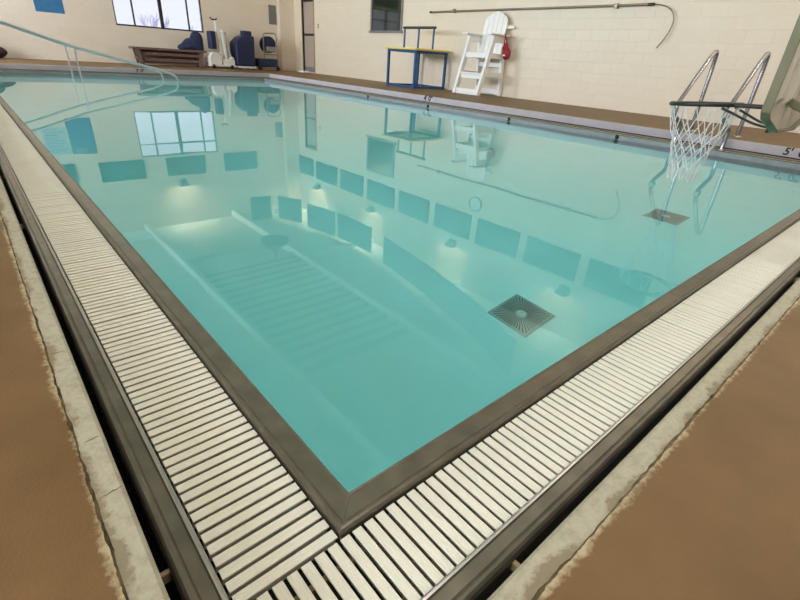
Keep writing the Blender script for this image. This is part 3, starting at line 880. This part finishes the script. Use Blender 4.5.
# ------------------------------------------------------------------ pool basketball hoop
t = thing('basketball_hoop', (3.75, -.95, ZD), 'low poolside basketball hoop with ivory backboard, dark rim and white net at the right', 'basketball hoop')
BY = .205
outl = [(3.11, .66), (3.16, .62), (3.50, .535), (3.96, .535), (4.30, .62), (4.35, .66), (4.35, 1.46), (4.28, 1.54), (3.18, 1.54), (3.11, 1.46)]
inn = [(3.73 + (x-3.73)*.982, 1.04 + (z-1.04)*.975) for x, z in outl]
mb = MB(); n = len(outl)
vs = [(x, BY, z) for x, z in outl] + [(x, BY+.05, z) for x, z in outl] + [(x, BY, z) for x, z in inn] + [(x, BY+.05, z) for x, z in inn]
fs = []
for i in range(n):
    j = (i+1) % n
    fs += [(i, j, n+j, n+i), (2*n+i, 3*n+i, 3*n+j, 2*n+j), (i, 2*n+i, 2*n+j, j), (n+i, n+j, 3*n+j, 3*n+i)]
mb.add(vs, fs); bbf = mb.build('backboard_frame', M['bb_rim'], t, .006)
bb = MB().prism(inn, 1, BY+.036, BY+.048).build('backboard', M['bb_front'], t)
for k, xr in enumerate((3.30, 3.58, 3.88, 4.16)):
    mb = MB(); a, b = .085, .045
    vs = [(xr-a, BY+.036, .70), (xr+a, BY+.036, .70), (xr+a, BY+.036, 1.46), (xr-a, BY+.036, 1.46), (xr-b, BY+.006, .74), (xr+b, BY+.006, .74), (xr+b, BY+.006, 1.42), (xr-b, BY+.006, 1.42)]
    mb.add(vs, [(4, 5, 6, 7), (0, 4, 7, 3), (1, 2, 6, 5), (0, 1, 5, 4), (3, 7, 6, 2)]); mb.build('rib', M['bb_front'], bb, .006)
rc = Vector((3.655, .72, .655)); rr = .22
tilt = lambda v: Vector((v.x, v.y, v.z - (v.y-rc.y)*.075))
rim = MB().tube([tilt(rc + Vector((rr*math.cos(a), rr*math.sin(a), 0))) for a in [2*PI*k/48 for k in range(48)]], .0155, 10, True).build('rim', M['rubber'], t)
mb = MB()
for s in (-1, 1):
    mb.cyl((rc.x+s*.10, rc.y-rr+.02, rc.z+.012), (rc.x+s*.07, BY+.06, rc.z+.02), .013, n=10)
    mb.tube(bez((rc.x+s*.15, rc.y-.15, rc.z-.01), (rc.x+s*.13, rc.y-.28, rc.z-.05), (rc.x+s*.10, BY+.2, rc.z-.09), (rc.x+s*.09, BY+.065, rc.z-.10)), .008, 8)
mb.build('rim_arm', M['rubber'], t)
MB().box((rc.x-.13, BY+.06, rc.z-.13), (rc.x+.13, BY+.075, rc.z+.04)).build('mount_plate', M['rubber'], t, .004)
# net: long upper loops, then rows of diamonds
mb = MB(); NS = 11
rows = [(.215, .0, -.012, 0), (.178, -.008, -.175, .5)]
for k in range(1, 6):
    u = k/5; rows.append((.178 - .090*u**.7, -.008 - .060*u, -.175 - .355*u, (.5*k + .5) % 1))
rnd = random.Random(9); K = []
for i, (r, sh, dz, ph) in enumerate(rows):
    pts = []
    for k in range(NS):
        a = 2*PI*(k+ph)/NS; j = 1 if i else 0
        r2 = r + rnd.uniform(-.009, .009)*j
        p = Vector((rc.x+sh+r2*math.cos(a), rc.y+sh*.3+r2*math.sin(a), rc.z+dz+rnd.uniform(-.009, .009)*j))
        pts.append(tilt(p) if not i else p)
    K.append(pts)
for i in range(len(K)-1):
    for k in range(NS):
        ph = rows[i][3]
        js = (k, k-1) if ph == 0 else (k, k+1)
        for j in js:
            p, q = K[i][k], K[i+1][j % NS]
            m_ = (p+q)/2 + Vector((rnd.uniform(-.004, .004), rnd.uniform(-.004, .004), -.004))
            mb.tube([p, m_, q], .0034, 5)
mb.build('net', M['net'], t)
MB().tube(bez(rc+Vector((.205, -.02, -.01)), rc+Vector((.15, 0, -.28)), rc+Vector((.05, -.05, -.36)), rc+Vector((.02, -.08, -.22)), 10), .0035, 6).build('loose_cord', M['net'], t)
# stand
MB().box((3.30, -1.40, ZD), (4.20, -.55, ZD+.32)).build('base', M['bb_front'], t, .05, 4)
MB().beam((3.73, -.95, ZD+.30), (3.73, -.62, .95), .10, .10, (0, 1, 0)).build('post', M['bb_rim'], t, .015)
MB().beam((3.73, -.64, .94), (3.73, BY+.04, .94), .09, .09).build('arm', M['bb_rim'], t, .012)
for s in (-.2, .2): MB().beam((3.73+s, -.58, ZD+.28), (3.73+s*.6, BY+.03, .72), .05, .05, (0, 0, 1)).build('strut', M['bb_rim'], t, .008)

# ------------------------------------------------------------------ things on the far deck
t = thing('wooden_bench', (5.1, 17.4, ZD), 'long brown wooden bench with slanted ends against the far wall', 'bench')
MB().box((3.95, 17.22, .575), (6.25, 17.66, .64)).build('seat', M['wood'], t, .008)
for x, s in ((4.12, 1), (6.08, -1)):
    mb = MB()
    for yy in (17.26, 17.58): mb.beam((x+.06*s, yy, ZD), (x-.02*s, yy, .575), .06, .12, (1, 0, 0))
    mb.box((x-.05, 17.26, .30), (x+.05, 17.60, .36)); mb.build('end_frame', M['wood'], t, .006)
for z in (.47, .30): MB().box((4.16, 17.30, z-.05), (6.04, 17.34, z+.04)).build('rail', M['wood'], t, .006)
MB().box((4.16, 17.32, .17), (6.04, 17.56, .21)).build('lower_shelf', M['wood'], t, .006)
MB().box((4.10, 17.58, .20), (6.10, 17.61, .575)).build('back_board', M['wood'], t, .006)

t = thing('cloth_bundle', (5.85, 17.42, .64), 'crumpled navy cloth cover heaped on the right end of the bench', 'cloth')
mb = MB(); mb.blob((6.02, 17.44, .80), .24, .17, .40, 22, 14, .12, 1); mb.blob((5.84, 17.44, .76), .34, .17, .22, 22, 10, .12, 2); mb.blob((5.66, 17.44, .70), .26, .17, .12, 22, 10, .12, 5)
mb.v = [(x, y, max(z, .642)) for x, y, z in mb.v]; mb.build('heap', M['navy2'], t)

# pool lift
t = thing('pool_lift', (6.75, 17.35, ZD), 'white pool lift with folded arms and navy seat beside the bench', 'pool lift')
wp2 = mat('white_enamel', srgb(226, 222, 216), .35); 
MB().box((6.28, 17.05, ZD+.06), (7.2, 17.6, ZD+.11)).build('base_plate', wp2, t, .01)
MB().prism([(6.30, .24), (6.72, .24), (6.72, .52), (6.62, .62), (6.40, .62), (6.30, .48)], 1, 17.10, 17.55).build('battery_box', wp2, t, .03, 3)
MB().prism([(6.76, .24), (7.18, .24), (7.20, .38), (7.16, .50), (7.08, .52), (6.98, .42), (6.76, .44)], 1, 17.12, 17.5).build('drive_cover', wp2, t, .03, 3)
MB().beam((6.82, 17.3, .25), (6.70, 17.3, 1.58), .09, .09, (1, 0, 0)).build('mast', wp2, t, .01)
MB().beam((6.92, 17.22, .40), (6.86, 17.22, 1.32), .10, .08, (1, 0, 0)).build('lift_arm', wp2, t, .01)
MB().beam((7.10, 17.30, .42), (6.96, 17.30, 1.30), .10, .08, (1, 0, 0)).build('lift_arm', wp2, t, .01)
MB().beam((7.18, 17.40, .46), (7.02, 17.40, 1.22), .09, .06, (1, 0, 0)).build('actuator', M['greymetal'], t, .01)
MB().box((6.86, 17.2, 1.22), (7.04, 17.42, 1.28)).build('cross_link', wp2, t, .01)
MB().tube([(6.53, 17.3, 1.66), (6.58, 17.3, 1.60), (6.70, 17.3, 1.60), (6.76, 17.3, 1.64)], .022, 10).build('handle', M['black'], t)
MB().box((6.42, 17.16, .72), (6.62, 17.5, 1.26)).build('seat_back', M['navy'], t, .04, 3)
for x in (6.40, 7.05): MB().cyl((x, 17.05, ZD+.06), (x, 17.12, ZD+.06), .06, n=16).build('wheel', M['black'], t)

t = thing('covered_cart', (7.6, 17.4, ZD), 'navy covered storage cart with a sloped top beside the white lift', 'cart')
MB().prism([(7.24, .24), (7.92, .24), (7.95, 1.20), (7.60, 1.20), (7.44, 1.14), (7.26, .98)], 1, 17.05, 17.62).build('cover', M['navy'], t, .04, 3)
MB().box((7.68, 17.3, 1.15), (7.98, 17.62, 1.36)).build('raised_back', M['navy'], t, .03, 3)
MB().box((7.26, 17.08, .17), (7.96, 17.6, .235)).build('platform', wp2, t, .008)
for x in (7.36, 7.86):
    for yy in (17.14, 17.54): MB().cyl((x, yy-.02, ZD+.045), (x, yy+.02, ZD+.045), .045, n=14).build('wheel', M['black'], t)

t = thing('hose_cart', (8.55, 17.35, ZD), 'grey tubular hand cart carrying a dark hose reel near the far corner', 'cart')
for yy in (17.2, 17.5):
    MB().tube(round_path([(8.08, yy, .20), (8.95, yy, .20)], .02), .018, 8).build('bottom_tube', M['greymetal'], t)
MB().tube(round_path([(8.36, 17.2, .2), (8.36, 17.2, 1.22), (8.42, 17.25, 1.34), (8.86, 17.25, 1.36), (8.90, 17.2, 1.2), (8.84, 17.2, .98)], .07), .02, 10).build('handle', M['greymetal'], t)
MB().tube(round_path([(8.36, 17.2, .66), (8.92, 17.2, .66)], .02), .02, 8).build('cross_tube', M['greymetal'], t)
MB().tube(round_path([(8.92, 17.2, .2), (8.88, 17.2, .98)], .02), .02, 8).build('side_tube', M['greymetal'], t)
Ry = Matrix.Rotation(PI/2, 3, 'X')
MB().lathe([(.27, -.02), (.27, .02), (.24, .03), (.12, .03), (.12, .18), (.24, .18), (.27, .2), (.27, .22), (.001, .22)], (8.62, 17.5, .98), 28, Ry).build('reel', M['navy'], t)
MB().box((8.46, 17.12, .74), (8.82, 17.4, .92)).build('motor_box', M['greymetal'], t, .03, 3)
MB().box((8.10, 17.16, .24), (8.88, 17.52, .52)).build('tray', M['navy'], t, .04, 3)
for x in (8.16, 8.88):
    MB().cyl((x, 17.16, ZD+.07), (x, 17.22, ZD+.07), .07, n=16).build('wheel', M['black'], t)

t = thing('duffel_bag', (.45, 17.5, ZD), 'dark brown bundle on the far deck at the left end of the far wall', 'bag')
mb = MB(); mb.blob((.50, 17.5, ZD+.16), .34, .24, .17, 20, 12, .06, 8); mb.blob((.34, 17.55, ZD+.30), .24, .2, .2, 20, 12, .08, 9)
mb.v = [(x, y, max(z, ZD+.001)) for x, y, z in mb.v]; mb.build('body', mat('brown_cloth', srgb(62, 44, 46), .9, var=.2), t)

# ------------------------------------------------------------------ outside
g = MB().box((-60, YF+.3, -.4), (70, 90, -.3)).build('snow_ground', M['snow']); struct(g)
g = MB().box((-60, -40, -.4), (XL-.4, YF+.3, -.3)).build('snow_ground', M['snow']); struct(g)
for k, (x, y, h, lab) in enumerate([(6.6, 24, 2.6, 'bare pale tree in the snow outside, left of the window post'), (8.4, 25, 2.2, 'bare pale tree in the snow outside, right part of the window'), (5.2, 26, 2.0, 'bare pale tree in the snow outside, middle of the window')]):
    t = thing('bare_tree', (x, y, -.3), lab, 'tree', 'bare trees outside')
    mb = MB(); rnd = random.Random(k)
    def grow(p, d, L, r, lev):
        q = p + d*L; mb.tube([p, (p+q)/2 + Vector((rnd.uniform(-.04, .04), 0, 0)), q], [r, r*.85, r*.65], 5)
        if lev:
            for _ in range(3):
                nd = (d + Vector((rnd.uniform(-.7, .7), rnd.uniform(-.5, .5), rnd.uniform(-.1, .5)))).normalized()
                grow(p + d*L*rnd.uniform(.55, 1), nd, L*.68, r*.6, lev-1)
    grow(Vector((x, y, -.3)), Vector((0, 0, 1)), h*.4, .05, 4)
    mb.build('branches', M['twig'], t)

# ------------------------------------------------------------------ light
WE = {-2.2: 250, 3.4: 270, 8.6: 420, 13.2: 760}
for a, b in LW:
    L = D.lights.new('window_light', 'AREA'); L.shape = 'RECTANGLE'; L.size = b-a-.1; L.size_y = 2.1; L.energy = WE[a]; L.color = (.82, .91, 1.0)
    o = D.objects.new('window_light', L); COL.objects.link(o); o.location = (XL-.12, (a+b)/2, 2.8); o.rotation_euler = (0, -PI/2, 0)
    o.rotation_euler = (PI/2, 0, -PI/2)
CEIL_FILL_W = 46
# added fill lamps, unseen, brightening the near gutter, deck and pool
lamp0 = None
for (x, y, lab) in ((1.6, -.4, 'long added fill lamp over the near corner of the pool'), (5.2, -.4, 'long added fill lamp over the near right of the pool'),
                    (-1.6, 1.2, 'long added fill lamp over the left deck'), (1.6, -3.0, 'long added fill lamp by the near wall'), (8.4, -.6, 'long added fill lamp over the right deck')):
    t = thing('added_fill_lamp', (x, y, ZC-.1), lab, 'ceiling lamp', 'added fill lamps at the ceiling')
    MB().box((x-.16, y-.75, ZC-.1), (x+.16, y+.75, ZC)).build('housing', M['beam'], t, .01)
    em = D.materials.get('fill_diffuser')
    if em is None:
        em = mat('fill_diffuser', (.9, .9, .88, 1), .5); b_ = em.node_tree.nodes['Principled BSDF']
        b_.inputs['Emission Color'].default_value = (1, .97, .9, 1); b_.inputs['Emission Strength'].default_value = 2
    MB().box((x-.13, y-.72, ZC-.115), (x+.13, y+.72, ZC-.1)).build('diffuser', em, t)
    L = D.lights.new('lamp_light', 'AREA'); L.shape = 'RECTANGLE'; L.size = .26; L.size_y = 1.4; L.energy = CEIL_FILL_W; L.color = (1, .97, .92)
    o = D.objects.new('lamp_light', L); COL.objects.link(o); o.parent = t; o.location = (0, 0, -.02)
wd = D.worlds.new('sky'); scene.world = wd; wd.use_nodes = True
bg = wd.node_tree.nodes['Background']; bg.inputs['Color'].default_value = (.80, .84, 1.0, 1); bg.inputs['Strength'].default_value = 1.1

# ------------------------------------------------------------------ camera
cam = D.cameras.new('camera'); co = D.objects.new('camera', cam); COL.objects.link(co)
Rm = Matrix(((.75399986, .26314001, -.60186506), (-.6538538, .38842965, -.64930549), (.06292398, .883108, .464931)))
co.matrix_world = Matrix.Translation((-.38598, -.53129, .80)) @ Rm.to_4x4()
cam.sensor_width = 36; cam.lens = 456.62/800*36; cam.clip_start = .02; cam.clip_end = 300
scene.camera = co
scene.view_settings.view_transform = 'Standard'; scene.view_settings.look = 'None'
scene.view_settings.gamma = 1; scene.view_settings.use_curve_mapping = False
scene.view_settings.exposure = 0.06
scene.cycles.use_denoising = True
scene.cycles.max_bounces = 14; scene.cycles.diffuse_bounces = 6; scene.cycles.glossy_bounces = 5; scene.cycles.transmission_bounces = 10
scene.cycles.sample_clamp_indirect = 6
scene.cycles.caustics_refractive = True; scene.cycles.caustics_reflective = True
